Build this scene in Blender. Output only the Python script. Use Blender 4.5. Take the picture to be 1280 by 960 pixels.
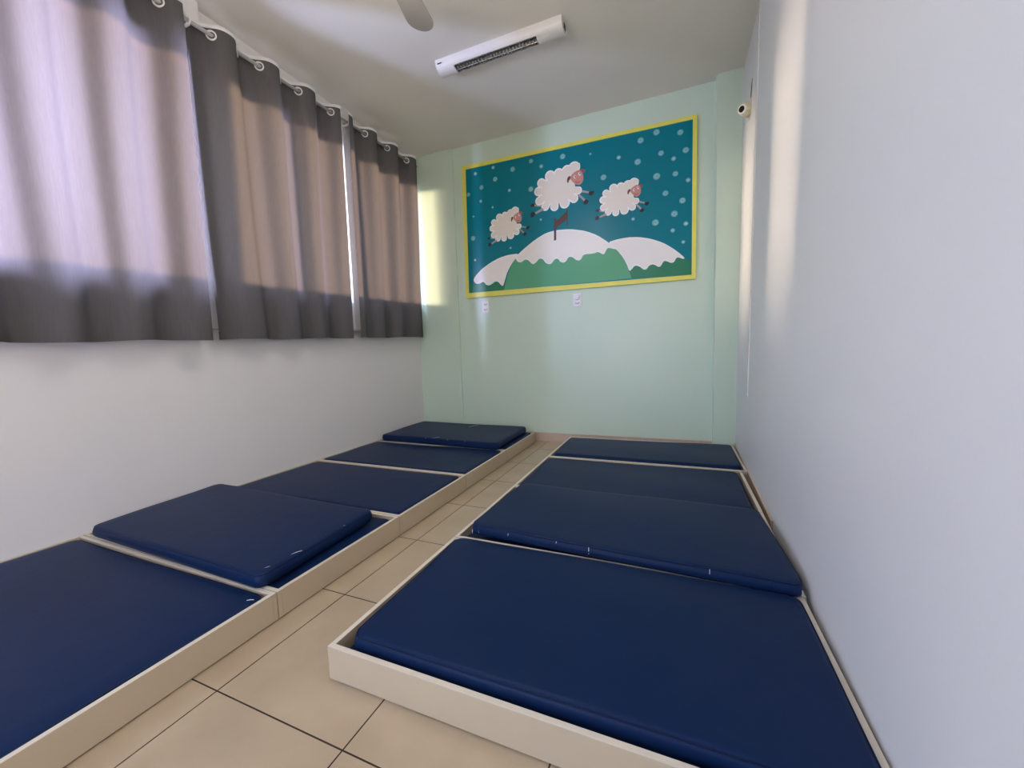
import bpy, bmesh, math, random
from mathutils import Vector, Matrix
from mathutils.geometry import tessellate_polygon
for o in list(bpy.data.objects): bpy.data.objects.remove(o, do_unlink=True)
S = bpy.context.scene
C = S.collection
R = random.Random(7)
PI = math.pi

# ------------------------------------------------------------------ camera
cam_data = bpy.data.cameras.new('camera')
cam_data.sensor_width = 36.0
cam_data.lens = 493.35 / 1280 * 36.0
cam_data.clip_start = 0.02
cam = bpy.data.objects.new('camera', cam_data)
C.objects.link(cam)
FW = Vector((-0.38444574, 0.91916671, -0.08563895))
RT = Vector((0.92314342, 0.38306498, -0.03267181))
UP = Vector((-0.00277444, 0.09161757, 0.9957904))
cam.matrix_world = Matrix(((RT.x, UP.x, -FW.x, 2.5753), (RT.y, UP.y, -FW.y, 0.0),
                           (RT.z, UP.z, -FW.z, 0.897), (0, 0, 0, 1)))
S.camera = cam

# ------------------------------------------------------------------ light
S.view_settings.view_transform = 'Standard'
S.view_settings.look = 'None'
S.view_settings.gamma = 1.0
S.view_settings.use_curve_mapping = False
S.view_settings.exposure = 0.08
SKY_STRENGTH = 4.5
SUN_STRENGTH = 19.0
FILL_GLOW = 26.0                      # bowl added under the unseen fan hub as room fill
SUN_DIR = (1.0, 0.24, -0.08)

world = bpy.data.worlds.new('sky')
S.world = world
world.use_nodes = True
nt = world.node_tree
nt.nodes.clear()
wo = nt.nodes.new('ShaderNodeOutputWorld')
bg = nt.nodes.new('ShaderNodeBackground')
tc = nt.nodes.new('ShaderNodeTexCoord')
sx = nt.nodes.new('ShaderNodeSeparateXYZ')
rp = nt.nodes.new('ShaderNodeValToRGB')
rp.color_ramp.elements[0].position = 0.35
rp.color_ramp.elements[0].color = (0.35, 0.30, 0.26, 1)
rp.color_ramp.elements[1].position = 0.75
rp.color_ramp.elements[1].color = (0.42, 0.58, 1.0, 1)
e = rp.color_ramp.elements.new(0.52)
e.color = (0.80, 0.86, 1.0, 1)
ma = nt.nodes.new('ShaderNodeMath'); ma.operation = 'MULTIPLY_ADD'
ma.inputs[1].default_value = 0.5; ma.inputs[2].default_value = 0.5
nt.links.new(tc.outputs['Generated'], sx.inputs[0])
nt.links.new(sx.outputs['Z'], ma.inputs[0])
nt.links.new(ma.outputs[0], rp.inputs[0])
nt.links.new(rp.outputs[0], bg.inputs[0])
bg.inputs[1].default_value = SKY_STRENGTH
nt.links.new(bg.outputs[0], wo.inputs[0])

sun_d = bpy.data.lights.new('sun', 'SUN')
sun_d.energy = SUN_STRENGTH
sun_d.color = (1.0, 0.74, 0.53)
sun_d.angle = math.radians(11)
sun = bpy.data.objects.new('sun', sun_d)
C.objects.link(sun)
sun.location = (-4, 0.5, 3)
sun.rotation_euler = Vector(SUN_DIR).to_track_quat('-Z', 'Y').to_euler()

def daylight(name, loc, dirv, sx_, sy_, energy, col):
    d = bpy.data.lights.new(name, 'AREA'); d.shape = 'RECTANGLE'; d.size = sx_; d.size_y = sy_
    d.energy = energy; d.color = col
    o = bpy.data.objects.new(name, d); C.objects.link(o)
    o.location = loc; o.rotation_euler = Vector(dirv).to_track_quat('-Z', 'Y').to_euler()
    return o
# lamp added for bluish sky outside the near end of the first curtained window
daylight('sky_fill', (-1.0, 0.15, 1.95), (1, 0.1, -0.05), 0.9, 0.9, 590, (0.50, 0.56, 1.0))
# daylight stand-in: added lamp outside an added, unseen window behind the camera
daylight('window_daylight', (-0.20, -1.15, 1.95), (1, 0, -0.05), 0.9, 1.2, 45, (0.70, 0.85, 1.0))

# ------------------------------------------------------------------ dimensions
W, H, YB, YF = 3.032, 2.923, 3.63, -1.7
TILT = 0.026
def wx(y, z):                                            # the right wall is a little out of true
    return W - (0.02 + 0.0236 * (3.55 - y)) * (1 - z / H)
def zt(z, y): return z + TILT * (y - 2.0)

# ------------------------------------------------------------------ helpers
def s2l(c):
    return tuple(((v / 255) / 12.92 if v / 255 <= 0.04045 else ((v / 255 + 0.055) / 1.055) ** 2.4) for v in c)

def mat(name, rgb, rough=0.5, spec=0.5, noise=0.0, nscale=8.0, bump=0.0, bscale=60.0, metal=0.0, lin=True):
    m = bpy.data.materials.new(name)
    m.use_nodes = True
    n = m.node_tree
    b = n.nodes['Principled BSDF']
    col = rgb if lin else s2l(rgb)
    b.inputs['Base Color'].default_value = (*col, 1)
    b.inputs['Roughness'].default_value = rough
    b.inputs['Specular IOR Level'].default_value = spec
    b.inputs['Metallic'].default_value = metal
    t = n.nodes.new('ShaderNodeTexCoord')
    if noise > 0:
        nz = n.nodes.new('ShaderNodeTexNoise'); nz.inputs['Scale'].default_value = nscale
        nz.inputs['Detail'].default_value = 4
        mx = n.nodes.new('ShaderNodeMix'); mx.data_type = 'RGBA'
        mx.inputs[6].default_value = (*[c * (1 - noise) for c in col], 1)
        mx.inputs[7].default_value = (*[min(1, c * (1 + noise)) for c in col], 1)
        n.links.new(t.outputs['Object'], nz.inputs['Vector'])
        n.links.new(nz.outputs['Fac'], mx.inputs[0])
        n.links.new(mx.outputs[2], b.inputs['Base Color'])
    if bump > 0:
        bz = n.nodes.new('ShaderNodeTexNoise'); bz.inputs['Scale'].default_value = bscale
        bz.inputs['Detail'].default_value = 3
        bp = n.nodes.new('ShaderNodeBump'); bp.inputs['Strength'].default_value = bump
        bp.inputs['Distance'].default_value = 0.01
        n.links.new(t.outputs['Object'], bz.inputs['Vector'])
        n.links.new(bz.outputs['Fac'], bp.inputs['Height'])
        n.links.new(bp.outputs['Normal'], b.inputs['Normal'])
    return m

def obj(name, bm, m, parent=None, smooth=False):
    """link a bmesh given in world coordinates as ONE mesh object (local to its parent Empty)"""
    me = bpy.data.meshes.new(name)
    bmesh.ops.recalc_face_normals(bm, faces=bm.faces)
    if parent is not None:
        off = parent.location.copy()
        if parent.parent: off += parent.parent.location
        bmesh.ops.translate(bm, vec=-off, verts=bm.verts)
    bm.to_mesh(me); bm.free()
    for mm in (m if isinstance(m, (list, tuple)) else [m]): me.materials.append(mm)
    for p in me.polygons: p.use_smooth = smooth
    o = bpy.data.objects.new(name, me)
    C.objects.link(o)
    if parent is not None: o.parent = parent
    return o

def tag(o, label, cat, group=None):
    o['label'] = label; o['category'] = cat
    if group: o['group'] = group
    return o

def thing(name, label, cat, loc, group=None):
    o = bpy.data.objects.new(name, None)
    o.empty_display_size = 0.1
    C.objects.link(o); o.location = loc
    return tag(o, label, cat, group)

def struct(name, bm, m, parent=None, smooth=False):
    o = obj(name, bm, m, parent, smooth)
    if parent is None: o['kind'] = 'structure'
    return o

def add_box(bm, x0, x1, y0, y1, z0, z1, bevel=0.0, mi=0):
    r = bmesh.ops.create_cube(bm, size=1)
    vs = r['verts']
    for v in vs:
        v.co = Vector(((x0 + x1) / 2 + v.co.x * (x1 - x0), (y0 + y1) / 2 + v.co.y * (y1 - y0), (z0 + z1) / 2 + v.co.z * (z1 - z0)))
    fs = {f for v in vs for f in v.link_faces}
    for f in fs: f.material_index = mi
    if bevel > 0:
        es = list({e for v in vs for e in v.link_edges})
        bmesh.ops.bevel(bm, geom=es, offset=bevel, segments=2, affect='EDGES', profile=0.6)

def add_prism(bm, pts, vec, mi=0):
    """polygon pts (3D, planar) extruded along vec"""
    a = [bm.verts.new(p) for p in pts]
    b = [bm.verts.new(Vector(p) + Vector(vec)) for p in pts]
    n = len(pts)
    fs = []
    if n > 4:
        for t in tessellate_polygon([[Vector(p) for p in pts]]):
            fs.append(bm.faces.new([a[i] for i in t])); fs.append(bm.faces.new([b[i] for i in t[::-1]]))
    else: fs = [bm.faces.new(a), bm.faces.new(b[::-1])]
    for i in range(n): fs.append(bm.faces.new((a[i], b[i], b[(i + 1) % n], a[(i + 1) % n])))
    for f in fs: f.material_index = mi

def add_tube(bm, p0, p1, r0, r1=None, n=16, caps=True, mi=0):
    r1 = r0 if r1 is None else r1
    p0, p1 = Vector(p0), Vector(p1)
    d = (p1 - p0).normalized()
    u = d.orthogonal().normalized(); v = d.cross(u)
    A = [bm.verts.new(p0 + (u * math.cos(2 * PI * i / n) + v * math.sin(2 * PI * i / n)) * r0) for i in range(n)]
    B = [bm.verts.new(p1 + (u * math.cos(2 * PI * i / n) + v * math.sin(2 * PI * i / n)) * r1) for i in range(n)]
    fs = [bm.faces.new((A[i], A[(i + 1) % n], B[(i + 1) % n], B[i])) for i in range(n)]
    if caps: fs += [bm.faces.new(A[::-1]), bm.faces.new(B)]
    for f in fs: f.material_index = mi

def add_path(bm, pts, r, n=8, closed=False):
    pts = [Vector(p) for p in pts]
    rings = []
    N = len(pts)
    prev = None
    for i, p in enumerate(pts):
        a = pts[(i - 1) % N] if (closed or i > 0) else p
        b = pts[(i + 1) % N] if (closed or i < N - 1) else p
        d = (b - a).normalized()
        u = d.orthogonal().normalized() if prev is None else (prev - d * prev.dot(d)).normalized()
        prev = u
        v = d.cross(u)
        rings.append([bm.verts.new(p + (u * math.cos(2 * PI * k / n) + v * math.sin(2 * PI * k / n)) * r) for k in range(n)])
    for i in range(N if closed else N - 1):
        A, B = rings[i], rings[(i + 1) % N]
        for k in range(n): bm.faces.new((A[k], A[(k + 1) % n], B[(k + 1) % n], B[k]))
    if not closed:
        bm.faces.new(rings[0][::-1]); bm.faces.new(rings[-1])

def add_torus(bm, c, axis, R0, r0, n=24, m=8):
    axis = Vector(axis).normalized(); u = axis.orthogonal().normalized(); v = axis.cross(u)
    add_path(bm, [Vector(c) + (u * math.cos(2 * PI * i / n) + v * math.sin(2 * PI * i / n)) * R0 for i in range(n)], r0, m, True)

# ------------------------------------------------------------------ materials
M = {}
M['white_wall'] = mat('white wall paint', (0.80, 0.77, 0.75), 0.45, 0.35, 0.015, 3.0, 0.03, 120)
M['front_dark'] = mat('dark unseen front wall', (0.26, 0.23, 0.20), 0.6, 0.3, 0.03, 4.0)  # unseen wall coloured dark to cut bounce onto the front bed board
M['ceiling'] = mat('ceiling paint', (0.81, 0.775, 0.69), 0.8, 0.2, 0.02, 2.0, 0.03, 90)
M['mint'] = mat('mint wall paint', (0.60, 0.725, 0.58), 0.30, 0.45, 0.015, 3.0, 0.02, 90)
M['frame'] = mat('cream laminate board', (0.53, 0.44, 0.31), 0.45, 0.4, 0.03, 12, 0.0)
M['rim'] = mat('pale board rim', (0.72, 0.645, 0.53), 0.4, 0.4, 0.02, 15)
M['skirt'] = mat('beige skirting tile', (0.56, 0.43, 0.33), 0.3, 0.5, 0.12, 14)
M['vinyl'] = mat('navy vinyl', (0.0050, 0.0190, 0.070), 0.42, 0.13, 0.10, 5.0, 0.10, 14)
M['vinyl_dark'] = mat('navy vinyl piping', (0.004, 0.012, 0.045), 0.45, 0.13, 0.05, 20)
M['thread'] = mat('white thread', (0.75, 0.75, 0.78), 0.7)
M['white_metal'] = mat('white painted metal', (0.82, 0.80, 0.76), 0.35, 0.5, 0.02, 20)
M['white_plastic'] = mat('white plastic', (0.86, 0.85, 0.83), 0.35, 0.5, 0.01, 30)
M['chrome'] = mat('chrome', (0.85, 0.85, 0.85), 0.22, 0.5, 0.03, 30, metal=1.0)
M['rod'] = mat('grey rod enamel', (0.42, 0.41, 0.40), 0.4, 0.5, 0.03, 30)
M['dark'] = mat('dark slot', (0.03, 0.028, 0.026), 0.5, 0.3, 0.05, 30)
M['lens'] = mat('black lens', (0.006, 0.006, 0.008), 0.12, 0.5, 0.05, 40)
M['cream_plastic'] = mat('cream plastic', (0.75, 0.70, 0.52), 0.4, 0.5, 0.02, 30)
M['fan'] = mat('grey fan paint', (0.33, 0.31, 0.28), 0.45, 0.4, 0.03, 10)
M['fill_glass'] = mat('opal fill glass', (0.9, 0.88, 0.84), 0.3, 0.5, 0.01, 20)
b_ = M['fill_glass'].node_tree.nodes['Principled BSDF']
b_.inputs['Emission Color'].default_value = (1, 0.96, 0.89, 1); b_.inputs['Emission Strength'].default_value = FILL_GLOW  # glow added as room fill
M['louver'] = mat('aluminium louver', (0.50, 0.49, 0.46), 0.3, 0.5, 0.03, 30, metal=0.8)
M['tube'] = mat('fluorescent tube glass', (0.85, 0.84, 0.80), 0.25, 0.5, 0.01, 20)
M['yellow'] = mat('yellow mural border', (0.80, 0.76, 0.13), 0.35, 0.5, 0.05, 10)
M['teal'] = mat('teal mural night', (0.0, 0.195, 0.245), 0.28, 0.25, 0.05, 2.0)
M['flake'] = mat('pale blue snowflake', (0.16, 0.42, 0.45), 0.3, 0.45, 0.25, 60)
M['flake_bright'] = mat('bright snowflake', (0.36, 0.62, 0.65), 0.3, 0.45, 0.2, 60)
M['snow'] = mat('mural snow', (0.90, 0.86, 0.80), 0.3, 0.45, 0.02, 5)
M['snow_edge'] = mat('mural snow edge', (0.95, 0.96, 0.92), 0.3, 0.45, 0.02, 5)
M['hill_dark'] = mat('mural dark green', (0.012, 0.20, 0.095), 0.3, 0.45, 0.05, 5)
M['hill'] = mat('mural green', (0.085, 0.37, 0.185), 0.3, 0.45, 0.05, 3)
M['wool'] = mat('mural wool cream', (0.86, 0.79, 0.68), 0.3, 0.45, 0.02, 10)
M['pink'] = mat('mural pink face', (0.62, 0.27, 0.22), 0.3, 0.45, 0.05, 20)
M['brown_ear'] = mat('mural dark ear', (0.16, 0.06, 0.05), 0.3, 0.45, 0.05, 20)
M['red_ear'] = mat('mural red ear', (0.36, 0.10, 0.10), 0.3, 0.45, 0.05, 20)
M['leg'] = mat('mural leg', (0.45, 0.36, 0.32), 0.3, 0.45, 0.05, 20)
M['hoof'] = mat('mural hoof', (0.012, 0.014, 0.025), 0.3, 0.45, 0.05, 20)
M['sign'] = mat('mural brown post', (0.085, 0.045, 0.042), 0.3, 0.45, 0.1, 20)

def wall_right_mat():
    m = mat('right wall paint', (0.82, 0.82, 0.86), 0.42, 0.4, 0.015, 3.0, 0.03, 120)
    n = m.node_tree; b = n.nodes['Principled BSDF']
    src = b.inputs['Base Color'].links[0].from_socket
    t = n.nodes.new('ShaderNodeTexCoord')
    vm = n.nodes.new('ShaderNodeVectorMath'); vm.operation = 'DISTANCE'
    vm.inputs[1].default_value = (W, 0.915, 1.045)
    mr = n.nodes.new('ShaderNodeMapRange'); mr.inputs[1].default_value = 0.012; mr.inputs[2].default_value = 0.034
    mr.inputs[3].default_value = 0.07; mr.inputs[4].default_value = 0.0
    mx = n.nodes.new('ShaderNodeMix'); mx.data_type = 'RGBA'; mx.inputs[7].default_value = (0.35, 0.36, 0.38, 1)
    n.links.new(t.outputs['Object'], vm.inputs[0]); n.links.new(vm.outputs['Value'], mr.inputs[0])
    n.links.new(mr.outputs[0], mx.inputs[0]); n.links.new(src, mx.inputs[6])
    n.links.new(mx.outputs[2], b.inputs['Base Color'])
    return m
M['wall_right'] = wall_right_mat()

def floor_mat():
    m = mat('beige floor tile', (0.55, 0.45, 0.35), 0.24, 0.7)
    n = m.node_tree; b = n.nodes['Principled BSDF']
    t = n.nodes.new('ShaderNodeTexCoord')
    mp = n.nodes.new('ShaderNodeMapping')
    mp.inputs['Location'].default_value = (-1.4238, -0.6029, 0)
    br = n.nodes.new('ShaderNodeTexBrick')
    br.offset = 0.0; br.squash = 1.0
    br.inputs['Scale'].default_value = 1.0
    br.inputs['Brick Width'].default_value = 0.4504
    br.inputs['Row Height'].default_value = 0.4504
    br.inputs['Mortar Size'].default_value = 0.0021
    br.inputs['Mortar Smooth'].default_value = 0.1
    br.inputs['Mortar'].default_value = (0.045, 0.026, 0.016, 1)
    n1 = n.nodes.new('ShaderNodeTexNoise'); n1.inputs['Scale'].default_value = 5; n1.inputs['Detail'].default_value = 6
    rr = n.nodes.new('ShaderNodeValToRGB')
    rr.color_ramp.elements[0].position = 0.3; rr.color_ramp.elements[0].color = (0.46, 0.355, 0.235, 1)
    rr.color_ramp.elements[1].position = 0.75; rr.color_ramp.elements[1].color = (0.53, 0.42, 0.285, 1)
    n.links.new(t.outputs['Object'], mp.inputs[0]); n.links.new(mp.outputs[0], br.inputs['Vector'])
    n.links.new(t.outputs['Object'], n1.inputs['Vector']); n.links.new(n1.outputs['Fac'], rr.inputs[0])
    n.links.new(rr.outputs[0], br.inputs['Color1']); n.links.new(rr.outputs[0], br.inputs['Color2'])
    n.links.new(br.outputs['Color'], b.inputs['Base Color'])
    bp = n.nodes.new('ShaderNodeBump'); bp.inputs['Strength'].default_value = 0.3; bp.inputs['Distance'].default_value = 0.002
    bp.invert = True
    n.links.new(br.outputs['Fac'], bp.inputs['Height']); n.links.new(bp.outputs['Normal'], b.inputs['Normal'])
    return m
M['floor'] = floor_mat()

def curtain_mat():
    m = bpy.data.materials.new('grey curtain cloth'); m.use_nodes = True
    n = m.node_tree; n.nodes.clear()
    out = n.nodes.new('ShaderNodeOutputMaterial')
    df = n.nodes.new('ShaderNodeBsdfDiffuse'); tr = n.nodes.new('ShaderNodeBsdfTranslucent')
    ad = n.nodes.new('ShaderNodeAddShader')
    t = n.nodes.new('ShaderNodeTexCoord')
    mp = n.nodes.new('ShaderNodeMapping'); mp.inputs['Scale'].default_value = (1, 14, 1.2)
    nz = n.nodes.new('ShaderNodeTexNoise'); nz.inputs['Scale'].default_value = 14; nz.inputs['Detail'].default_value = 5
    n.links.new(t.outputs['Object'], mp.inputs[0]); n.links.new(mp.outputs[0], nz.inputs['Vector'])
    for sh, a, b in ((df, (0.092, 0.089, 0.089), (0.120, 0.116, 0.116)), (tr, (0.036, 0.029, 0.0268), (0.043, 0.0352, 0.0327))):
        mx = n.nodes.new('ShaderNodeMix'); mx.data_type = 'RGBA'
        mx.inputs[6].default_value = (*a, 1); mx.inputs[7].default_value = (*b, 1)
        n.links.new(nz.outputs['Fac'], mx.inputs[0]); n.links.new(mx.outputs[2], sh.inputs['Color'])
    n.links.new(df.outputs[0], ad.inputs[0]); n.links.new(tr.outputs[0], ad.inputs[1])
    n.links.new(ad.outputs[0], out.inputs[0])
    return m
M['curtain'] = curtain_mat()

def glass_mat():
    m = bpy.data.materials.new('clear window glass'); m.use_nodes = True
    n = m.node_tree; n.nodes.clear()
    out = n.nodes.new('ShaderNodeOutputMaterial')
    tr = n.nodes.new('ShaderNodeBsdfTransparent'); tr.inputs[0].default_value = (0.93, 0.95, 0.95, 1)
    gl = n.nodes.new('ShaderNodeBsdfGlossy'); gl.inputs['Roughness'].default_value = 0.02
    mx = n.nodes.new('ShaderNodeMixShader'); mx.inputs[0].default_value = 0.06
    n.links.new(tr.outputs[0], mx.inputs[1]); n.links.new(gl.outputs[0], mx.inputs[2]); n.links.new(mx.outputs[0], out.inputs[0])
    return m
M['glass'] = glass_mat()

# ------------------------------------------------------------------ mural outlines (x, z in metres on the back wall)
BOARD_OUT = [(0.599,2.727),(2.721,2.698),(2.718,1.427),(0.59,1.438)]
BOARD_IN = [(0.642,2.69),(2.69,2.667),(2.688,1.462),(0.625,1.488)]
LSNOW = [(0.681,1.614),(0.693,1.636),(0.717,1.662),(0.781,1.713),(0.872,1.761),(0.971,1.798),(1.067,1.815),(1.182,1.815),(1.147,1.777),(1.101,1.726),(1.05,1.646),(1.027,1.581),(1.003,1.521),(0.972,1.548),(0.956,1.568),(0.935,1.577),(0.913,1.574),(0.879,1.554),(0.852,1.544),(0.819,1.554),(0.803,1.578),(0.781,1.587),(0.752,1.573),(0.718,1.571),(0.691,1.589)]
LHILL = [(0.624,1.55),(0.686,1.609),(0.781,1.703),(0.97,1.788),(1.139,1.778),(1.05,1.646),(1.013,1.505),(1.01,1.477),(0.62,1.478)]
CHILL = [(1.149,1.781),(1.254,1.857),(1.552,1.967),(1.82,1.906),(2.022,1.791),(2.091,1.737),(2.145,1.661),(2.188,1.568),(2.217,1.481),(1.01,1.477),(1.025,1.533),(1.06,1.635),(1.106,1.725)]
CSNOW = [(1.141,1.778),(1.182,1.815),(1.255,1.866),(1.357,1.926),(1.456,1.967),(1.552,1.979),(1.646,1.973),(1.707,1.965),(1.82,1.935),(1.93,1.881),(2.022,1.808),(2.093,1.739),(2.047,1.753),(2.03,1.76),(2.012,1.759),(1.999,1.737),(1.989,1.718),(1.976,1.711),(1.955,1.724),(1.935,1.736),(1.918,1.737),(1.901,1.729),(1.802,1.732),(1.779,1.692),(1.759,1.682),(1.731,1.692),(1.708,1.715),(1.689,1.725),(1.664,1.724),(1.64,1.688),(1.611,1.679),(1.583,1.694),(1.57,1.717),(1.551,1.725),(1.531,1.718),(1.502,1.685),(1.482,1.68),(1.453,1.691),(1.439,1.706),(1.42,1.734),(1.401,1.743),(1.381,1.742),(1.35,1.712),(1.32,1.697),(1.296,1.718),(1.276,1.741),(1.251,1.751),(1.231,1.747),(1.199,1.729),(1.169,1.737),(1.154,1.757)]
RSNOW = [(2.022,1.809),(2.082,1.822),(2.18,1.829),(2.276,1.819),(2.37,1.793),(2.462,1.751),(2.534,1.701),(2.596,1.646),(2.636,1.604),(2.627,1.595),(2.596,1.61),(2.583,1.615),(2.571,1.609),(2.556,1.58),(2.534,1.573),(2.502,1.591),(2.48,1.598),(2.469,1.587),(2.452,1.558),(2.434,1.551),(2.406,1.573),(2.383,1.58),(2.36,1.573),(2.336,1.542),(2.313,1.544),(2.284,1.572),(2.251,1.585),(2.235,1.577),(2.217,1.557),(2.198,1.542),(2.178,1.598),(2.145,1.666),(2.091,1.739),(2.047,1.753)]
RHILL = [(2.096,1.746),(2.276,1.792),(2.462,1.729),(2.632,1.602),(2.683,1.578),(2.684,1.462),(2.215,1.478),(2.198,1.547),(2.15,1.661)]
SIGN_POST = [(1.536,2.085),(1.557,2.087),(1.552,1.891),(1.531,1.887)]
SIGN_BAR = [(1.554,2.06),(1.659,2.132),(1.663,2.066),(1.554,1.994)]
SIGN_BACK = [(1.653,2.146),(1.665,2.147),(1.665,2.004),(1.654,2.003)]
FLAKES = [(0.748,2.632,0.017),(0.941,2.652,0.017),(0.959,2.541,0.023),(1.143,2.596,0.023),(0.809,2.491,0.021),(0.663,2.449,0.02),(0.796,2.363,0.015),(0.922,2.285,0.011),(0.709,2.231,0.01),(1.103,2.411,0.015),(1.328,2.632,0.02),(1.426,2.566,0.018),(1.319,2.383,0.024),(1.629,2.61,0.024),(1.877,2.579,0.01),(2.117,2.499,0.017),(2.271,2.432,0.025),(2.295,2.598,0.024),(2.419,2.634,0.024),(2.599,2.592,0.022),(2.64,2.447,0.023),(2.454,2.463,0.021),(2.55,2.4,0.018),(2.42,2.287,0.027),(2.563,2.28,0.021),(2.658,2.213,0.018),(1.987,2.362,0.024),(2.488,2.141,0.022),(2.617,2.061,0.023),(2.556,1.966,0.025),(2.41,1.918,0.026),(2.643,1.875,0.018),(2.544,1.835,0.017),(2.624,1.732,0.014),(2.231,1.974,0.014),(1.409,2.095,0.011),(0.695,2.022,0.024),(0.708,1.808,0.013),(1.096,1.878,0.011)]
S_ANCH = [[(1.749,2.534),(1.905,2.254),(1.328,2.126)],[(2.255,2.295),(2.363,2.091),(1.923,2.009)],[(1.165,2.247),(1.296,2.045),(0.878,1.917)]]
LOBES = [(1.507,2.465,0.0459),(1.587,2.474,0.0409),(1.638,2.449,0.0444),(1.424,2.419,0.0393),(1.393,2.349,0.0393),(1.401,2.263,0.0388),(1.457,2.205,0.0373),(1.543,2.19,0.0382),(1.639,2.205,0.0453),(1.725,2.23,0.0373),(1.762,2.292,0.0338),(1.666,2.478,0.049),(1.73,2.491,0.0526)]
S_BODY = [(1.439,2.425),(1.536,2.477),(1.648,2.481),(1.747,2.428),(1.771,2.295),(1.725,2.234),(1.632,2.198),(1.538,2.187),(1.443,2.229),(1.402,2.308),(1.404,2.378)]
S_CENTER = [(1.575,2.339)]
S_HEAD_WOOL = [(1.629,2.476),(1.667,2.512),(1.703,2.522),(1.711,2.535),(1.721,2.52),(1.735,2.536),(1.749,2.519),(1.76,2.534),(1.766,2.516),(1.782,2.527),(1.786,2.496),(1.779,2.472),(1.747,2.453),(1.711,2.426),(1.664,2.392)]
S_FACE = [(1.696,2.403),(1.702,2.432),(1.729,2.452),(1.766,2.467),(1.792,2.457),(1.809,2.424),(1.813,2.381),(1.799,2.349),(1.772,2.336),(1.745,2.347),(1.714,2.374)]
S_EAR_L = [(1.664,2.379),(1.666,2.413),(1.683,2.431),(1.7,2.424),(1.696,2.403),(1.681,2.389),(1.678,2.372)]
S_EAR_R = [(1.783,2.459),(1.806,2.469),(1.832,2.455),(1.829,2.437),(1.805,2.429),(1.79,2.44)]
S_EYE_L = [(1.724,2.419),(1.736,2.431),(1.748,2.419),(1.743,2.398),(1.729,2.4)]
S_EYE_R = [(1.767,2.437),(1.779,2.447),(1.792,2.434),(1.788,2.415),(1.774,2.416)]
S_PUP_L = [(1.734,2.422),(1.743,2.423),(1.745,2.406),(1.736,2.406)]
S_PUP_R = [(1.778,2.44),(1.787,2.44),(1.788,2.425),(1.779,2.425)]
S_MOUTH = [(1.739,2.374),(1.759,2.363),(1.782,2.368),(1.78,2.362),(1.759,2.355),(1.74,2.366)]
S_LEG1 = [(1.789,2.292),(1.86,2.266),(1.858,2.252),(1.789,2.273)]
S_HOOF1 = [(1.86,2.266),(1.906,2.266),(1.902,2.242),(1.881,2.224),(1.855,2.241)]
S_LEG2 = [(1.757,2.254),(1.78,2.255),(1.828,2.204),(1.814,2.191)]
S_HOOF2 = [(1.819,2.201),(1.839,2.202),(1.86,2.185),(1.836,2.159),(1.807,2.164)]
S_LEG3 = [(1.419,2.229),(1.351,2.237),(1.351,2.225),(1.419,2.208)]
S_HOOF3 = [(1.306,2.238),(1.332,2.255),(1.351,2.24),(1.347,2.22),(1.321,2.222)]
S_LEG4 = [(1.428,2.196),(1.354,2.167),(1.363,2.151),(1.442,2.176)]
S_HOOF4 = [(1.317,2.18),(1.352,2.168),(1.353,2.145),(1.328,2.124),(1.306,2.132)]
# ================================================================== THE SETTING
bm = bmesh.new(); add_box(bm, -0.2, W + 0.15, YF - 0.15, YB + 0.15, -0.12, 0.0)
struct('floor', bm, M['floor'])
bm = bmesh.new(); add_box(bm, -0.2, W + 0.15, YF - 0.15, YB + 0.15, H, H + 0.12)
struct('ceiling', bm, M['ceiling'])
bm = bmesh.new()
gr = [[bm.verts.new((wx(YF + (YB - YF) * i / 12, H * j / 8), YF + (YB - YF) * i / 12, H * j / 8)) for j in range(9)] for i in range(13)]
for i in range(12):
    for j in range(8): bm.faces.new((gr[i][j], gr[i][j + 1], gr[i + 1][j + 1], gr[i + 1][j]))
r_ = bmesh.ops.extrude_face_region(bm, geom=bm.faces[:])
for v in r_['geom']:
    if isinstance(v, bmesh.types.BMVert): v.co.x = W + 0.15
struct('wall_right', bm, M['wall_right'])
bm = bmesh.new()                                         # with a doorway behind the camera
add_prism(bm, [(-0.15, YF, 0), (0.75, YF, 0), (0.75, YF, 2.25), (2.25, YF, 2.25), (2.25, YF, 0), (W + 0.12, YF, 0), (W + 0.12, YF, H), (-0.15, YF, H)], (0, -0.12, 0))
struct('wall_front', bm, M['front_dark'])
# back wall with its two shallow pilasters (one continuous mint surface)
bm = bmesh.new()
prof = [(-0.15, YB + 0.12), (-0.15, 3.607), (0.487, 3.607), (0.492, 3.612), (0.494, YB), (2.852, YB), (2.853, 3.556), (2.858, 3.550), (W, 3.550), (W, YB + 0.12)]
add_prism(bm, [(x, y, 0) for x, y in prof], (0, 0, H))
struct('wall_back', bm, M['mint'])

# left wall, with the window openings
SILL, LINT = 1.36, 2.565
OPEN = [(-1.55, -0.80), (-0.55, 1.478), (1.575, 2.615), (2.71, 3.60)]  # first opening, out of view, is added to admit fill light
bm = bmesh.new()
def yz(ys): return [(-0.15, y, z) for y, z in ys]
y0, y1 = YF, YB
add_prism(bm, yz([(y0, 0), (y1, 0), (y1, zt(SILL, y1)), (y0, zt(SILL, y0))]), (0.15, 0, 0))
add_prism(bm, yz([(y0, zt(LINT, y0)), (y1, zt(LINT, y1)), (y1, H), (y0, H)]), (0.15, 0, 0))
edges = [y0] + [v for o in OPEN for v in o] + [y1]
for a, b in zip(edges[0::2], edges[1::2]):
    add_prism(bm, yz([(a, zt(SILL, a)), (b, zt(SILL, b)), (b, zt(LINT, b)), (a, zt(LINT, a))]), (0.15, 0, 0))
struct('wall_left', bm, M['white_wall'])
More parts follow.
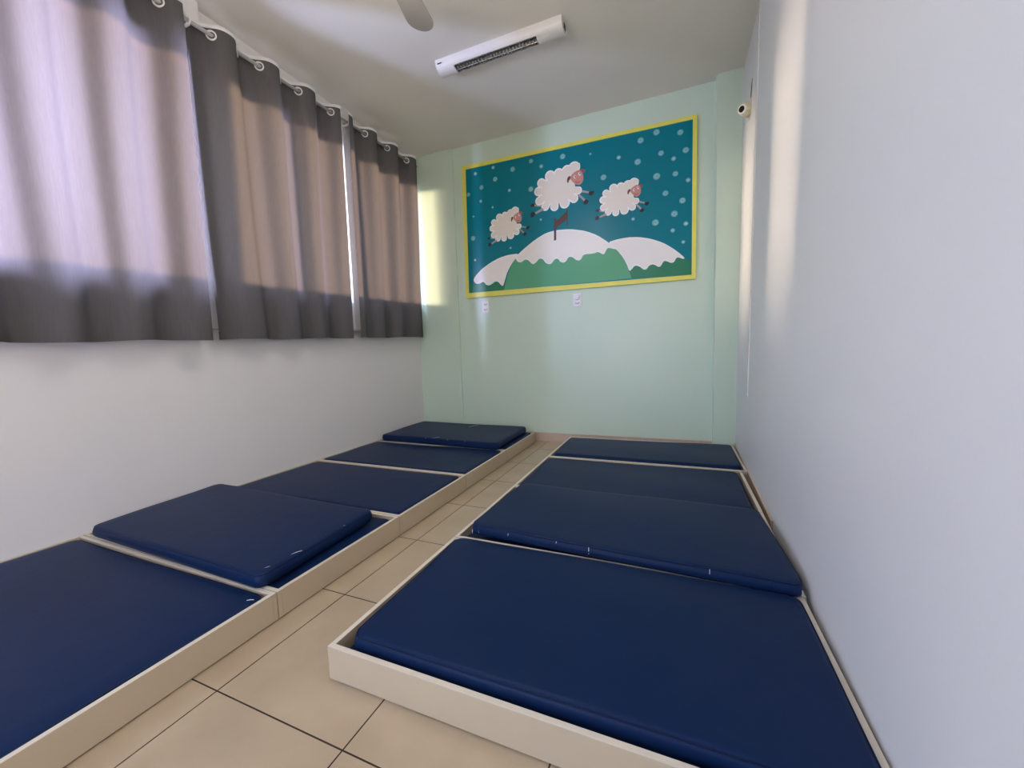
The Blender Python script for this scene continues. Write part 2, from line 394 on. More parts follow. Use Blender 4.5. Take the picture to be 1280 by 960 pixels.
# plaster piers standing proud of the wall between the windows
for i, (a, b) in enumerate(((1.478, 1.575), (2.615, 2.71))):
    bm = bmesh.new()
    ym = (a + b) / 2
    add_box(bm, -0.10, 0.06, a, b, zt(1.09, ym), H, 0.004)
    struct('trim_%d' % (i + 1), bm, M['white_wall'])
# windows: aluminium sliding frames with panes
for i, (a, b) in enumerate(OPEN):
    bm = bmesh.new()
    fw_ = 0.022
    def bar(ya, za, yb, zb, yc, zc, yd, zd):
        add_prism(bm, [(-0.10, ya, za), (-0.10, yb, zb), (-0.10, yc, zc), (-0.10, yd, zd)], (0.05, 0, 0))
    s0, s1, l0, l1 = zt(SILL, a), zt(SILL, b), zt(LINT, a), zt(LINT, b)
    bar(a, s0, b, s1, b, s1 + fw_, a, s0 + fw_)
    bar(a, l0 - fw_, b, l1 - fw_, b, l1, a, l0)
    for ya in [a, b - fw_, (a + b) / 2 - fw_ / 2]:
        bar(ya, s0 + fw_ * .5, ya + fw_, s0 + fw_ * .5, ya + fw_, l0 - fw_ * .5, ya, l0 - fw_ * .5)
    w_ = struct('window_%d' % (i + 1), bm, M['white_metal'])
    mid = (a + b) / 2
    for ya, yb in ((a + 0.015, mid), (mid, b - 0.015)):
        g = bmesh.new()
        add_box(g, -0.078, -0.073, ya, yb, s0 + 0.012, l0 - 0.012)
        obj('pane', g, M['glass'], w_)
# skirting tiles on the back and right walls
bm = bmesh.new()
for k in range(6):
    xa = 0.494 + k * 0.45
    xb = min(xa + 0.448, 2.851)
    if xb > xa: add_box(bm, xa, xb, YB - 0.010, YB, 0.0, 0.085, 0.002)
struct('baseboard_back', bm, M['skirt'])
bm = bmesh.new()
for k in range(4):
    ya = 2.02 + k * 0.45
    yb = min(ya + 0.448, 3.548)
    if yb > ya: add_prism(bm, [(wx(ya, 0) - 0.009, ya, 0), (wx(ya, 0) + 0.01, ya, 0), (wx(yb, 0) + 0.01, yb, 0), (wx(yb, 0) - 0.009, yb, 0)], (0.002, 0, 0.095))
struct('baseboard_right', bm, M['skirt'])
# slim cable trunking running down the right wall near the corner
bm = bmesh.new(); zz = [(0.55, 2.925), (0.55, 2.945), (H, 2.945), (H, 2.925)]
add_prism(bm, [(wx(y, z) - 0.006, y, z) for z, y in zz], (0.008, 0, 0))
struct('trim_3', bm, M['white_wall'])

# ================================================================== CURTAINS
LAM = 0.284
def zrod(y): return 2.748 + TILT * (y - 1.6)
XC = 0.110
def curtain_x(y, z, yp, seed):
    t = max(0.0, min(1.0, (zrod(y) - z) / 1.7))
    ph = 2 * PI * (y - yp) / LAM
    am = 0.046 * (1 - 0.28 * t) * (1 + 0.25 * t * math.sin(y * 9.1 + seed))
    ph += t * 0.9 * math.sin(y * 3.7 + seed * 2.1) + 0.25 * t * math.sin(z * 3 + seed)
    sn = math.sin(ph)
    x = XC + am * 1.35 * sn / math.sqrt(sn * sn + 0.82) + 0.10 * am * t * math.sin(2.3 * ph + seed)
    return x
def make_curtain(y0, y1, yp, seed, label):
    ym = (y0 + y1) / 2
    t = thing('curtain', label, 'curtain', (XC, ym, 1.0), 'grey eyelet curtains over the windows')
    bm = bmesh.new()
    ny = int((y1 - y0) / 0.008); nz = 44
    grid = []
    for j in range(nz + 1):
        row = []
        for i in range(ny + 1):
            y = y0 + (y1 - y0) * i / ny
            top = zrod(y) + 0.040; bot = 0.993 + TILT * (y - 0.68) + 0.004 * math.sin(y * 11 + seed)
            z = top + (bot - top) * j / nz
            row.append(bm.verts.new((curtain_x(y, z, yp, seed), y, z)))
        grid.append(row)
    for j in range(nz):
        for i in range(ny):
            bm.faces.new((grid[j][i], grid[j][i + 1], grid[j + 1][i + 1], grid[j + 1][i]))
    obj('cloth', bm, M['curtain'], t, True)
    # doubled hem along the bottom edge
    bm = bmesh.new()
    prev = None
    for i in range(ny + 1):
        y = y0 + (y1 - y0) * i / ny
        bot = 0.993 + TILT * (y - 0.68) + 0.004 * math.sin(y * 11 + seed)
        pts = []
        for z in (bot - 0.001, bot + 0.045):
            x = curtain_x(y, z, yp, seed)
            pts += [bm.verts.new((x - 0.003, y, z))]
        if prev: bm.faces.new((prev[0], pts[0], pts[1], prev[1]))
        prev = pts
    obj('hem', bm, M['curtain'], t, True)
    # white strip painted for the light in the gap above the heading
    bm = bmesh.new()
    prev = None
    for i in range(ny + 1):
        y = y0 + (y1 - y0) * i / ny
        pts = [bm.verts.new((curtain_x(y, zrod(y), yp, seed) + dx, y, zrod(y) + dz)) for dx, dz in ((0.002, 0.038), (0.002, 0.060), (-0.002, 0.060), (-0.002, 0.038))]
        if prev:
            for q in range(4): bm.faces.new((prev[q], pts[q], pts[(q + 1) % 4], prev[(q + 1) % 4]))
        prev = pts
    hd = obj('lit_gap_strip', bm, M['white_plastic'], t, True); hd['label'] = 'white strip for the lit gap above the curtain'
    k0 = math.ceil((y0 + 0.02 - yp) / (LAM / 2)); k1 = math.floor((y1 - 0.02 - yp) / (LAM / 2))
    for k in range(k0, k1 + 1):
        y = yp + k * LAM / 2
        sl = 2 * PI * 0.050 / LAM * (1 if k % 2 == 0 else -1)
        nrm = Vector((1, -sl, 0)).normalized()
        bm = bmesh.new()
        add_torus(bm, (XC, y, zrod(y)), nrm, 0.0235, 0.0055, 24, 8)
        obj('eyelet', bm, M['white_plastic'], t, True)  # ring coloured white for the light showing through the eyelet hole
    return t
make_curtain(-0.62, 1.438, 1.35, 1.3, 'wide grey curtain nearest the camera, at the left edge')
make_curtain(1.482, 2.507, 1.601, 2.2, 'grey eyelet curtain in the middle, between the two gaps in the curtain wall')
make_curtain(2.590, 3.552, 2.816, 3.9, 'narrow grey eyelet curtain beside the mint wall, farthest from the camera')

rod = thing('curtain_rod', 'thin grey rod running under the ceiling through the curtain eyelets', 'curtain rod', (XC, 1.45, zrod(1.45)))
bm = bmesh.new(); add_tube(bm, (XC, -0.66, zrod(-0.66)), (XC, 3.53, zrod(3.53)), 0.0105, n=14)
obj('pole', bm, M['rod'], rod, True)
for y in (-0.64, 1.485, 2.622):
    bm = bmesh.new()
    xw = 0.0 if y < 0 else 0.06
    add_box(bm, xw, xw + 0.006, y - 0.018, y + 0.018, zrod(y) - 0.075, zrod(y) + 0.045, 0.002)
    add_box(bm, xw + 0.005, XC + 0.004, y - 0.006, y + 0.006, zrod(y) - 0.022, zrod(y) - 0.010, 0.002)
    add_torus(bm, (XC, y, zrod(y)), (0, 1, 0), 0.015, 0.005, 18, 8)
    obj('bracket', bm, M['white_metal'], rod)
for y, s in ((3.53, 1), (-0.66, -1)):
    bm = bmesh.new(); add_tube(bm, (XC, y - 0.004 * s, zrod(y)), (XC, y + 0.018 * s, zrod(y)), 0.015, 0.012, 16)
    obj('end_cap', bm, M['rod'], rod, True)

# ================================================================== BED FRAMES AND MATTRESSES
HB = 0.099
def bed_frame(x0, x1, y0, y1, label, group, gap=0.0015):
    t = thing('bed_frame', label, 'bed frame', ((x0 + x1) / 2, (y0 + y1) / 2, 0), group)
    y0 += gap; y1 -= gap
    th = 0.0155
    def board(name, xa, xb, ya, yb):
        bm = bmesh.new(); add_box(bm, xa, xb, ya, yb, 0.004, HB, 0.0012)
        for f in bm.faces:                                  # the upper edge is coloured paler than the faces
            if f.calc_center_median().z > HB - 0.0004: f.material_index = 1
        obj(name, bm, [M['frame'], M['rim']], t)
    for a, b in ((y0, y0 + th), (y1 - th, y1)): board('side_board', x0, x1, a, b)
    for a, b in ((x0, x0 + th), (x1 - th, x1)): board('end_board', a, b, y0 + th, y1 - th)
    bm = bmesh.new(); add_box(bm, x0 + th, x1 - th, y0 + th, y1 - th, 0.012, 0.026)
    obj('base_panel', bm, M['frame'], t)
    for fx_ in (x0 + 0.05, x1 - 0.09):
        for fy_ in (y0 + 0.05, y1 - 0.09):
            bm = bmesh.new(); add_box(bm, fx_, fx_ + 0.04, fy_, fy_ + 0.04, 0.0, 0.0125)
            obj('foot', bm, M['dark'], t)
    return t

def mattress(corners, z0, z1, label, group, r=0.018, seed=1, stitches=()):
    """slab with rounded edges; corners = top outline in plan (near-left, near-right, far-right, far-left)"""
    c = [Vector((x, y, 0)) for x, y in corners]
    cx = sum((p for p in c), Vector()) / 4
    t = thing('mattress', label, 'mattress', (cx.x, cx.y, z0), group)
    a = ((c[1] - c[0]).length + (c[2] - c[3]).length) / 4
    b = ((c[3] - c[0]).length + (c[2] - c[1]).length) / 4
    def at(u, v):                                        # u,v in -1..1 (plan)
        s, w = (u + 1) / 2, (v + 1) / 2
        return c[0] * (1 - s) * (1 - w) + c[1] * s * (1 - w) + c[2] * s * w + c[3] * (1 - s) * w
    rc = 0.035
    outline = []
    NS = 26; NC = 7
    for (sx_, sy_, ang) in ((1, -1, -PI / 2), (1, 1, 0), (-1, 1, PI / 2), (-1, -1, PI)):
        for k in range(NC):
            th = ang + (PI / 2) * k / (NC - 1)
            outline.append((sx_ * (a - rc) + rc * math.cos(th), sy_ * (b - rc) + rc * math.sin(th)))
        nx = {(1, -1): (a, 1), (1, 1): (b, 1), (-1, 1): (a, -1), (-1, -1): (b, -1)}[(sx_, sy_)]
        p = outline[-1]
        q = {(1, -1): (a, b - rc), (1, 1): (-(a - rc), b), (-1, 1): (-a, -(b - rc)), (-1, -1): (a - rc, -b)}[(sx_, sy_)]
        for k in range(1, NS): outline.append((p[0] + (q[0] - p[0]) * k / NS, p[1] + (q[1] - p[1]) * k / NS))
    rs = random.Random(seed)
    f1, f2, f3 = rs.uniform(5, 9), rs.uniform(4, 8), rs.uniform(0, 6)
    def wob(x, y): return 0.0016 * math.sin(f1 * x + f3 + 3 * y) + 0.0014 * math.sin(f2 * y * 2 - f3 + 2 * x)
    prof = [(0.010, z0), (0.003, z0 + 0.004), (0.0, z0 + 0.012), (-0.002, (z0 + z1) / 2), (0.0, z1 - r)]
    for k in range(1, 6):
        q = PI / 2 * k / 5
        prof.append((r * (1 - math.cos(q)), z1 - r + r * math.sin(q)))
    bm = bmesh.new()
    rings = []
    def ring(sx_, sy_, z, crown=0.0):
        out = []
        for (u, v) in outline:
            x, y = u * sx_, v * sy_
            p = at(x / a, y / b)
            out.append(bm.verts.new((p.x, p.y, z + crown + (wob(x, y) if z > z1 - 0.02 else 0))))
        return out
    # the outline that was measured is the line where the rounding starts to show: keep half the radius outside it
    ex = r * 0.45
    for ins, z in prof: rings.append(ring(1 - (ins - ex) / a, 1 - (ins - ex) / b, z))
    for k in range(1, 12):
        f = 1 - k / 12
        s_ = (1 - (r - ex) / a) * f, (1 - (r - ex) / b) * f
        rings.append(ring(s_[0], s_[1], z1, 0.004 * (1 - f * f)))
    n = len(outline)
    for A, B in zip(rings, rings[1:]):
        for i in range(n): bm.faces.new((A[i], A[(i + 1) % n], B[(i + 1) % n], B[i]))
    bm.faces.new(rings[0][::-1]); 
    cv = bm.verts.new((at(0, 0).x, at(0, 0).y, z1 + 0.004))
    for i in range(n): bm.faces.new((rings[-1][i], rings[-1][(i + 1) % n], cv))
    obj('cover', bm, M['vinyl'], t, True)
    # piping seam round the upper edge
    bm = bmesh.new()
    pts = []
    for (u, v) in outline:
        ins = r * 0.29 - ex - 0.0005
        x, y = u * (1 - ins / a), v * (1 - ins / b)
        p = at(x / a, y / b)
        pts.append((p.x, p.y, z1 - r * 0.29 + wob(x, y)))
    add_path(bm, pts, 0.0022, 6, True)
    obj('piping', bm, M['vinyl_dark'], t, True)
    for (x, y, z, dx, dy, dz) in stitches:
        bm = bmesh.new()
        add_path(bm, [(x, y, z), (x + dx / 2, y + dy / 2, z + dz / 2 + 0.0015), (x + dx, y + dy, z + dz)], 0.0011, 6)
        s = obj('thread', bm, M['thread'], t); s['label'] = 'loose white thread end'
    return t

LG, RG = 'low bed frames along the left wall', 'low bed frames along the right wall'
LJ = [0.205, 0.866, 1.515, 2.183, 2.845, 3.555]
ln = ['cream low bed frame of the left row at the bottom left corner, nearest the camera',
      'cream low bed frame second in the left row, under the double navy mattress',
      'cream low bed frame in the middle of the left row, third from the camera',
      'cream low bed frame fourth in the left row, next but one to the mint wall',
      'cream low bed frame at the far end of the left row, against the mint wall']
for k in range(5): bed_frame(0.004, 1.317, LJ[k], LJ[k + 1], ln[k], LG)
RJ = [0.739, 1.418, 2.098, 2.765, 3.457]
rn = ['cream low bed frame at the front of the right row, long board facing the camera',
      'cream low bed frame second in the right row, almost hidden by its mattress',
      'cream low bed frame third in the right row, pale strip at its wall end',
      'cream low bed frame at the far end of the right row, against the mint wall']
rx = [(1.687, 2.945), (1.687, 2.952), (1.687, 2.953), (1.687, 2.985)]
for k in range(4): bed_frame(rx[k][0], rx[k][1], RJ[k], RJ[k + 1], rn[k], RG)

MG, MR, MU = 'navy mattresses of the left row', 'navy mattresses of the right row', 'lower navy mattresses under raised ones'
B0 = 0.0262
mattress([(0.030, 0.232), (1.289, 0.232), (1.287, 0.836), (0.030, 0.836)], B0, 0.097, 'navy vinyl mattress flush in the frame at the bottom left corner', MG, seed=1,
         stitches=[(1.262, 0.80, 0.0985, 0.018, 0.012, 0.0)])
mattress([(0.034, 0.895), (1.288, 0.895), (1.288, 1.488), (0.034, 1.488)], B0, 0.090, 'navy mattress under the askew one in the left row, thin edge along the aisle', MU, seed=2,
         stitches=[(1.296, 0.925, 0.082, -0.006, 0.045, 0.001), (1.296, 1.00, 0.083, -0.004, 0.02, 0)])
mattress([(0.074, 0.878), (1.250, 0.856), (1.220, 1.438), (0.012, 1.461)], 0.1000, 0.152, 'raised navy mattress lying askew on another one, second from the camera in the left row', MG, seed=3,
         stitches=[(1.215, 0.885, 0.150, 0.018, 0.035, 0.0), (1.224, 1.00, 0.1500, 0.014, 0.035, 0.0), (1.222, 1.25, 0.1495, 0.005, 0.012, 0)])
mattress([(0.030, 1.545), (1.287, 1.545), (1.287, 2.152), (0.030, 2.152)], B0, 0.099, 'navy mattress flush in its frame, in the middle of the left row', MG, seed=4)
mattress([(0.032, 2.214), (1.287, 2.214), (1.287, 2.815), (0.032, 2.815)], B0, 0.101, 'flush navy mattress just before the raised one in the far left corner', MG, seed=5)
mattress([(0.034, 2.876), (1.288, 2.876), (1.288, 3.525), (0.034, 3.525)], B0, 0.098, 'navy mattress beneath the raised one in the far left corner, its end showing', MU, seed=6,
         stitches=[(1.285, 3.05, 0.1, -0.012, 0.02, 0)])
mattress([(0.060, 2.856), (1.256, 2.806), (1.240, 3.500), (0.036, 3.545)], 0.104, 0.160, 'raised navy mattress with white thread ends in the far left corner below the mint wall', MG, seed=7,
         stitches=[(0.62, 2.834, 0.158, 0.05, 0.05, 0.003), (0.55, 2.832, 0.153, 0.012, 0.0, 0.006), (0.78, 2.822, 0.152, 0.012, 0.0, 0.006), (0.95, 2.815, 0.150, 0.010, 0.0, 0.006),
                   (1.215, 2.815, 0.157, 0.015, 0.012, 0), (1.235, 2.93, 0.158, 0.012, 0.03, 0), (0.70, 3.35, 0.1625, 0.06, 0.09, 0.001)])
mattress([(1.715, 0.768), (2.900, 0.768), (2.900, 1.392), (1.715, 1.392)], B0, 0.060, 'thin navy mattress lying at the bottom of the front right frame, seen in the corner', MU, r=0.014, seed=8)
mattress([(1.742, 0.782), (2.920, 0.790), (2.921, 1.389), (1.728, 1.389)], 0.0645, 0.118, 'large navy mattress at the front of the right row, nearest the camera', MR, seed=9)
mattress([(1.715, 1.450), (2.915, 1.450), (2.915, 2.066), (1.715, 2.066)], B0, 0.075, 'navy mattress hidden beneath the second raised one of the right row', MU, r=0.014, seed=10)
mattress([(1.754, 1.462), (2.938, 1.407), (2.912, 2.015), (1.778, 2.030)], 0.1005, 0.148, 'raised navy mattress second in the right row, white thread ends along its near edge', MR, seed=11,
         stitches=[(1.758, 1.4535, 0.108, 0.0, 0.0, 0.020), (1.79, 1.452, 0.116, 0.0, 0.0, 0.012), (1.93, 1.4455, 0.128, 0.002, 0.0, 0.010), (2.14, 1.436, 0.134, 0.002, 0.001, 0.008),
                   (2.27, 1.4295, 0.116, 0.0, 0.001, 0.026), (2.68, 1.4105, 0.120, 0.0, 0.001, 0.024), (2.935, 1.3988, 0.112, 0, 0, 0.020)])
mattress([(1.716, 2.126), (2.912, 2.126), (2.916, 2.735), (1.716, 2.735)], B0, 0.099, 'flat navy mattress third in the right row, a bare white strip at its wall end', MR, seed=12)
mattress([(1.735, 2.796), (2.950, 2.796), (2.956, 3.385), (1.728, 3.335)], B0, 0.118, 'navy mattress at the far end of the right row, below the mint wall', MR, seed=13)

# ================================================================== MURAL
YM = YB - 0.018
mur = thing('mural', 'yellow framed mural of three sheep leaping over snowy hills on the mint wall', 'mural', (1.65, YB, 1.43))
def flat(bm, pts, y0, y1, mi=0):
    y0 = YM + (y0 - YM) * 0.3                              # thin printed layers
    add_prism(bm, [(x, y0, z) for x, z in pts], (0, y1 - y0, 0), mi)
# frame: four mitred bars
bm = bmesh.new()
for i in range(4):
    j = (i + 1) % 4
    flat(bm, [BOARD_OUT[i], BOARD_OUT[j], BOARD_IN[j], BOARD_IN[i]], YM - 0.020, YB - 0.0005)
obj('border', bm, M['yellow'], mur)
bm = bmesh.new(); flat(bm, BOARD_IN, YM, YB - 0.0005)
def ell(cx, cz, rx, rz, n=18): return [(cx + rx * math.cos(2 * PI * i / n), cz + rz * math.sin(2 * PI * i / n)) for i in range(n)]
for i, (x, z, r) in enumerate(FLAKES):
    flat(bm, ell(x, z, r * 1.05, r), YM - 0.0006, YM + 0.002, 1)
    big = r > 0.019
    for k in range(6 if big else 1):
        if big:
            a_ = PI / 3 * k + i; flat(bm, ell(x + 0.5 * r * math.cos(a_), z + 0.5 * r * math.sin(a_), r * .2, r * .2, 8), YM - 0.0009, YM + 0.002, 2)
        else: flat(bm, ell(x, z, r * .62, r * .62, 12), YM - 0.0009, YM + 0.002, 2)
obj('night_sky', bm, [M['teal'], M['flake'], M['flake_bright']], mur)
def shrink(pts, d):
    n = len(pts); out = []
    area = sum(pts[i][0] * pts[(i + 1) % n][1] - pts[(i + 1) % n][0] * pts[i][1] for i in range(n))
    sgn = 1 if area > 0 else -1
    for i in range(n):
        p0, p1, p2 = Vector(pts[i - 1]), Vector(pts[i]), Vector(pts[(i + 1) % n])
        e1, e2 = (p1 - p0), (p2 - p1)
        n1 = Vector((-e1.y, e1.x)) * sgn; n2 = Vector((-e2.y, e2.x)) * sgn
        nn = (n1.normalized() + n2.normalized())
        if nn.length < 1e-6: nn = n1
        q = p1 + nn.normalized() * d
        out.append((q.x, q.y))
    return out
def smooth_poly(pts, it=2):
    for _ in range(it):
        out = []
        n = len(pts)
        for i in range(n):
            a_, b_ = pts[i], pts[(i + 1) % n]
            out.append((a_[0] * .8 + b_[0] * .2, a_[1] * .8 + b_[1] * .2)); out.append((a_[0] * .2 + b_[0] * .8, a_[1] * .2 + b_[1] * .8))
        pts = out
    return pts
for nm, poly, mt, d in (('hill', LHILL, 'hill_dark', 0.0010), ('hill', RHILL, 'hill_dark', 0.0010), ('hill', CHILL, 'hill', 0.0020)):
    bm = bmesh.new(); flat(bm, poly, YM - d, YM + 0.002)
    obj(nm, bm, M[mt], mur)
for poly, d in ((LSNOW, 0.0015), (RSNOW, 0.0015), (CSNOW, 0.0026)):
    bm = bmesh.new(); p = smooth_poly(poly, 1)
    flat(bm, p, YM - d, YM + 0.002, 0)
    flat(bm, shrink(p, 0.0055), YM - d - 0.0004, YM + 0.002, 1)
    obj('snow_cap', bm, [M['snow_edge'], M['snow']], mur)
bm = bmesh.new()
flat(bm, SIGN_BACK, YM - 0.0032, YM + 0.002); flat(bm, SIGN_BAR, YM - 0.0036, YM + 0.002); flat(bm, SIGN_POST, YM - 0.0040, YM + 0.002)
obj('fence', bm, M['sign'], mur)
# the sheep: shapes of the big one, mapped onto the other two by their anchors
def mapper(k):
    A = S_ANCH[0]; B = S_ANCH[k]
    a0, a1, a2 = [complex(*p) for p in A]; b0, b1, b2 = [complex(*p) for p in B]
    am, bmn = (a0 + a1 + a2) / 3, (b0 + b1 + b2) / 3
    num = sum((b - bmn) * (a - am).conjugate() for a, b in ((a0, b0), (a1, b1), (a2, b2)))
    den = sum(abs(a - am) ** 2 for a in (a0, a1, a2))
    s = num / den
    return (lambda p: ((s * (complex(*p) - am) + bmn).real, (s * (complex(*p) - am) + bmn).imag)), abs(s)
def wool_outline(extra):
    cx, cz = S_CENTER[0]
    out = []
    N = 220
    for i in range(N):
        th = 2 * PI * i / N
        d = Vector((math.cos(th), math.sin(th)))
        best = 0
        for (x, z, r) in LOBES:
            r += extra
            oc = Vector((x - cx, z - cz)); bq = d.dot(oc); disc = bq * bq - (oc.length_squared - r * r)
            if disc > 0: best = max(best, bq + math.sqrt(disc))
        n = len(S_BODY)
        for j in range(n):
            p, q = Vector(S_BODY[j]) - Vector((cx, cz)), Vector(S_BODY[(j + 1) % n]) - Vector((cx, cz))
            e_ = q - p; den = d.x * e_.y - d.y * e_.x
            if abs(den) > 1e-9:
                tt = (p.x * e_.y - p.y * e_.x) / den; uu = (p.x * d.y - p.y * d.x) / den
                if tt > 0 and 0 <= uu <= 1: best = max(best, tt)
        out.append((cx + d.x * best, cz + d.y * best))
    return out
S_BODY = [(S_CENTER[0][0] + (x - S_CENTER[0][0]) * 0.86, S_CENTER[0][1] + (z - S_CENTER[0][1]) * 0.86) for x, z in S_BODY]
WO, WI = wool_outline(0.002), wool_outline(-0.008)
for k, lab in ((0, 'largest cream sheep, in the middle'), (1, 'middle sized cream sheep on the right'), (2, 'smallest cream sheep on the left')):
    f, sc = mapper(k)
    sh = bpy.data.objects.new('sheep', None); C.objects.link(sh); sh.parent = mur
    sh.location = (0, 0, 0); sh['label'] = lab
    def part(name, polys, mats):
        bm = bmesh.new()
        for pts, d, mi in polys: flat(bm, [f(p) for p in pts], YM - d, YM + 0.002, mi)
        return obj(name, bm, mats, sh)
    part('fleece', [(WO, 0.0050, 0), (smooth_poly(S_HEAD_WOOL, 1), 0.0052, 0), (WI, 0.0056, 1), (shrink(S_HEAD_WOOL, 0.005), 0.0058, 1)], [M['snow_edge'], M['wool']])
    part('head', [(smooth_poly(S_FACE), 0.0064, 0), (S_MOUTH, 0.0068, 1), (smooth_poly(S_EYE_L), 0.0068, 2), (smooth_poly(S_EYE_R), 0.0068, 2), (S_PUP_L, 0.0072, 3), (S_PUP_R, 0.0072, 3)],
         [M['pink'], M['red_ear'], M['snow_edge'], M['hoof']])
    part('ear', [(smooth_poly(S_EAR_L), 0.0069, 0)], M['brown_ear'])
    part('ear', [(smooth_poly(S_EAR_R), 0.0062, 0)], M['red_ear'])
    for q, d in ((1, 0.0044), (2, 0.0066), (3, 0.0044), (4, 0.0066)):
        part('leg', [(globals()['S_LEG%d' % q], d, 0), (smooth_poly(globals()['S_HOOF%d' % q], 1), d + 0.0003, 1)], [M['leg'], M['hoof']])

# ================================================================== SOCKETS ON THE BACK WALL
def outlet(x, z, label, used):
    t = thing('wall_socket', label, 'wall socket', (x, YB, z), 'white double sockets under the mural')
    bm = bmesh.new(); add_box(bm, x - 0.040, x + 0.040, YB - 0.008, YB + 0.001, z - 0.060, z + 0.060, 0.003)
    obj('cover_plate', bm, M['white_plastic'], t)
    for dz in (0.026, -0.026):
        bm = bmesh.new()
        w_, h_ = 0.026, 0.016
        pts = [(-w_, 0), (-w_ * .55, h_), (w_ * .55, h_), (w_, 0), (w_ * .55, -h_), (-w_ * .55, -h_)]
        add_prism(bm, [(x + a_, YB - 0.0095, z + dz + b_) for a_, b_ in pts], (0, 0.004, 0))
        s = obj('socket_insert', bm, M['white_plastic'], t)
        bm = bmesh.new()
        for dx, ddz in ((-0.0125, 0), (0.0125, 0), (0, -0.006)):
            add_tube(bm, (x + dx, YB - 0.0102, z + dz + ddz), (x + dx, YB - 0.006, z + dz + ddz), 0.0045, n=10)
        obj('pin_hole', bm, M['dark'], t)
    if used:
        bm = bmesh.new()
        add_tube(bm, (x, YB - 0.028, z + 0.028), (x, YB - 0.0095, z + 0.028), 0.022, 0.026, 18)
        add_box(bm, x - 0.014, x + 0.010, YB - 0.032, YB - 0.027, z + 0.022, z + 0.034, 0.002)
        p = obj('plug_guard', bm, M['white_plastic'], t)
outlet(0.800, 1.338, 'white double wall socket under the left corner of the mural', False)
outlet(1.735, 1.333, 'white double wall socket under the middle of the mural, upper half capped', True)

# ================================================================== CEILING LIGHT
LX0, LX1, LY, LZ = 1.015, 1.925, 2.590, H
lt = thing('ceiling_light', 'white fluorescent batten with louvred slot on the ceiling', 'ceiling light', ((LX0 + LX1) / 2, LY, LZ))
hw, hh = 0.062, 0.066
def arc(a0, a1, n, off=0.0):
    return [(LY - (hw - off) * math.cos(a_), LZ - (hh - off) * (max(0, math.sin(a_)) ** 0.7)) for a_ in [a0 + (a1 - a0) * i / n for i in range(n + 1)]]
def shell(bm, x0, x1, a0, a1, n=14):
    o_, i_ = arc(a0, a1, n), arc(a0, a1, n, 0.0025)
    pts = [(x0, y, z) for y, z in o_] + [(x0, y, z) for y, z in i_[::-1]]
    add_prism(bm, pts, (x1 - x0, 0, 0))
bm = bmesh.new()
sx0, sx1 = LX0 + 0.135, LX1 - 0.175
shell(bm, LX0, sx0, 0, PI, 22); shell(bm, sx1, LX1, 0, PI, 22)
shell(bm, sx0 - 0.001, sx1 + 0.001, 0, PI * 0.27, 10); shell(bm, sx0 - 0.001, sx1 + 0.001, PI * 0.74, PI, 8)
obj('housing', bm, M['white_metal'], lt)
for x in (LX0, LX1 - 0.003):
    bm = bmesh.new(); add_prism(bm, [(x, y, z) for y, z in arc(0, PI, 22)], (0.003, 0, 0))
    obj('end_plate', bm, M['white_metal'], lt)
bm = bmesh.new(); add_box(bm, LX1 + 0.001, LX1 + 0.004, LY - 0.02, LY + 0.02, LZ - 0.045, LZ - 0.018)
obj('cable_hole', bm, M['dark'], lt)
bm = bmesh.new()
nb = 26
for k in range(nb + 1):
    x = sx0 + (sx1 - sx0) * k / nb
    pts = arc(PI * 0.29, PI * 0.73, 8, 0.004)
    add_prism(bm, [(x - 0.0012, y, z) for y, z in pts] + [(x - 0.0012, LY + 0.035, LZ - 0.028), (x - 0.0012, LY - 0.030, LZ - 0.028)], (0.0024, 0, 0))
for a_ in (0.28, 0.50, 0.73):
    y, z = arc(PI * a_, PI * a_ + 0.001, 1, 0.003)[0]
    add_tube(bm, (sx0, y, z), (sx1, y, z), 0.0025, n=8)
obj('louver', bm, M['louver'], lt)
bm = bmesh.new(); add_box(bm, sx0, sx1, LY - 0.045, LY + 0.050, LZ - 0.012, LZ - 0.008)
obj('reflector', bm, M['dark'], lt)
for dy in (-0.018, 0.018):
    bm = bmesh.new(); add_tube(bm, (sx0 - 0.03, LY + dy, LZ - 0.034), (sx1 + 0.03, LY + dy, LZ - 0.034), 0.0085, n=14)
    obj('tube', bm, M['tube'], lt, True)
bm = bmesh.new(); add_box(bm, LX0 + 0.018, LX0 + 0.052, LY - 0.0615, LY - 0.058, LZ - 0.030, LZ - 0.024)
obj('name_plate', bm, M['dark'], lt)

# ================================================================== CEILING FAN
fx, fy, fz = 1.46, 1.33, 2.60
fan = thing('ceiling_fan', 'grey ceiling fan, only one blade tip showing at the top edge', 'ceiling fan', (fx, fy, H))
bm = bmesh.new(); add_tube(bm, (fx, fy, H), (fx, fy, H - 0.05), 0.065, 0.045, 24)
obj('canopy', bm, M['fan'], fan, False)
bm = bmesh.new(); add_tube(bm, (fx, fy, H - 0.03), (fx, fy, fz + 0.05), 0.011, n=14)
obj('down_rod', bm, M['fan'], fan, True)
bm = bmesh.new(); add_tube(bm, (fx, fy, fz + 0.06), (fx, fy, fz + 0.02), 0.05, 0.095, 28); add_tube(bm, (fx, fy, fz + 0.02), (fx, fy, fz - 0.05), 0.095, 0.085, 28); add_tube(bm, (fx, fy, fz - 0.05), (fx, fy, fz - 0.07), 0.085, 0.04, 28)
obj('motor', bm, M['fan'], fan)
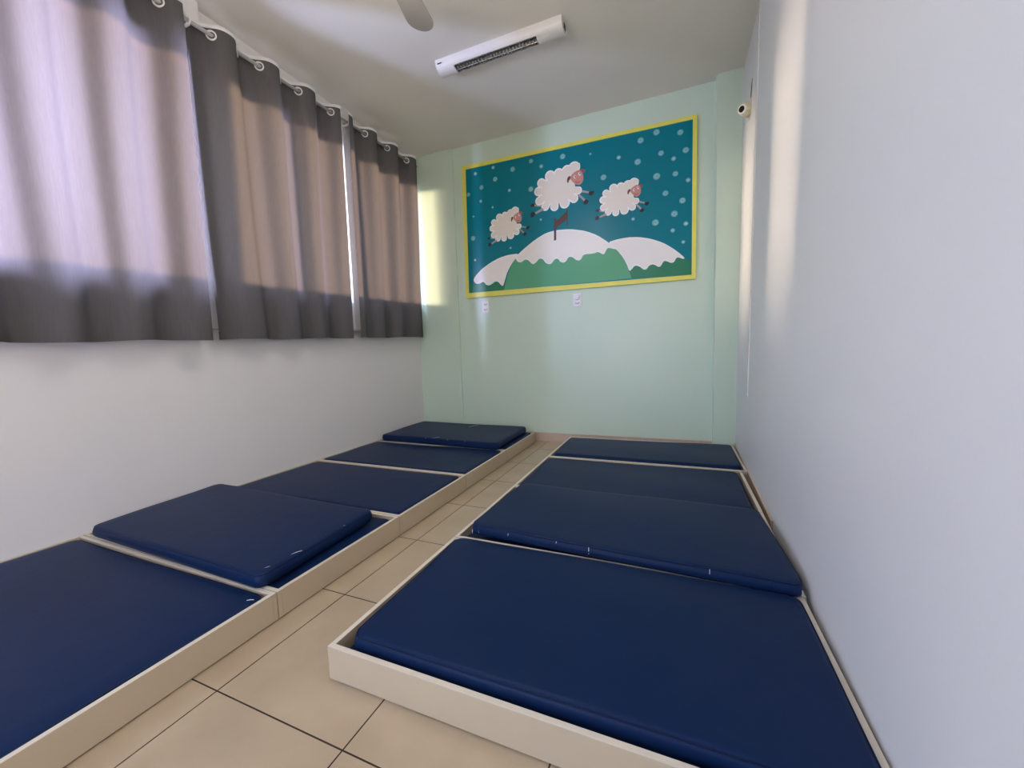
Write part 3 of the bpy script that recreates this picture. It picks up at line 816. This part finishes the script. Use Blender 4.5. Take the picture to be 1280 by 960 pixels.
# room fill: a glowing opal bowl added under the out-of-view motor
bm = bmesh.new()
bmesh.ops.create_uvsphere(bm, u_segments=28, v_segments=14, radius=0.17)
for v in bm.verts:
    v.co.z *= 0.55 if v.co.z < 0 else 0.15
    v.co += Vector((fx, fy, fz - 0.10))
obj('fill_bowl', bm, M['fill_glass'], fan, True)
a_0 = math.atan2(1.925 - fy, 1.335 - fx)
Lb = math.hypot(1.925 - fy, 1.335 - fx)
for k in range(3):
    ang = a_0 + 2 * PI * k / 3
    d = Vector((math.cos(ang), math.sin(ang), 0)); s_ = Vector((-d.y, d.x, 0))
    outl = []
    for q in range(9):
        u = q / 8; outl.append((0.15 + (Lb - 0.22) * u, 0.048 + 0.022 * u))
    for q in range(1, 12):
        th = PI / 2 - PI * q / 12; outl.append((Lb - 0.07 + 0.07 * math.cos(th), 0.070 * math.sin(th)))
    for q in range(9):
        u = 1 - q / 8; outl.append((0.15 + (Lb - 0.22) * u, -(0.048 + 0.022 * u)))
    bm = bmesh.new()
    tilt = 0.16
    add_prism(bm, [(fx + d.x * l + s_.x * w_, fy + d.y * l + s_.y * w_, fz + tilt * w_) for l, w_ in outl], (0, 0, 0.006))
    bl = obj('blade', bm, M['fan'], fan)
    bm = bmesh.new()
    add_path(bm, [Vector((fx, fy, fz + 0.004)) + d * 0.08, Vector((fx, fy, fz + 0.008)) + d * 0.14, Vector((fx, fy, fz + 0.010)) + d * 0.22], 0.009, 8)
    obj('blade_arm', bm, M['fan'], fan)

# ================================================================== SECURITY CAMERA
sc_ = thing('security_camera', 'small white security camera on the right wall by the ceiling corner', 'security camera', (W, 3.20, 2.45))
bm = bmesh.new(); add_box(bm, W - 0.008, W, 3.155, 3.245, 2.395, 2.505, 0.003)
obj('mount_plate', bm, M['cream_plastic'], sc_)
bm = bmesh.new(); cdir = Vector((-0.62, -0.74, -0.20)).normalized()
p0 = Vector((W - 0.006, 3.215, 2.452)); p1 = p0 + cdir * 0.045; p2 = p0 + cdir * 0.088
add_tube(bm, p0, p1, 0.046, 0.040, 24); add_tube(bm, p1, p2, 0.038, 0.030, 24)
obj('body', bm, M['cream_plastic'], sc_, False)
bm = bmesh.new(); add_tube(bm, p2 - cdir * 0.002, p2 + cdir * 0.004, 0.027, 0.025, 24)
s = obj('lens_ring', bm, M['white_plastic'], sc_)
bm = bmesh.new(); add_tube(bm, p2 + cdir * 0.003, p2 + cdir * 0.006, 0.020, 0.018, 24)
obj('lens', bm, M['lens'], sc_)
bm = bmesh.new(); add_path(bm, [(W - 0.004, 3.185, 2.50), (W - 0.006, 3.175, 2.53), (W - 0.004, 3.165, 2.58), (W - 0.001, 3.160, 2.62)], 0.0035, 8)
obj('cable', bm, M['dark'], sc_, True)
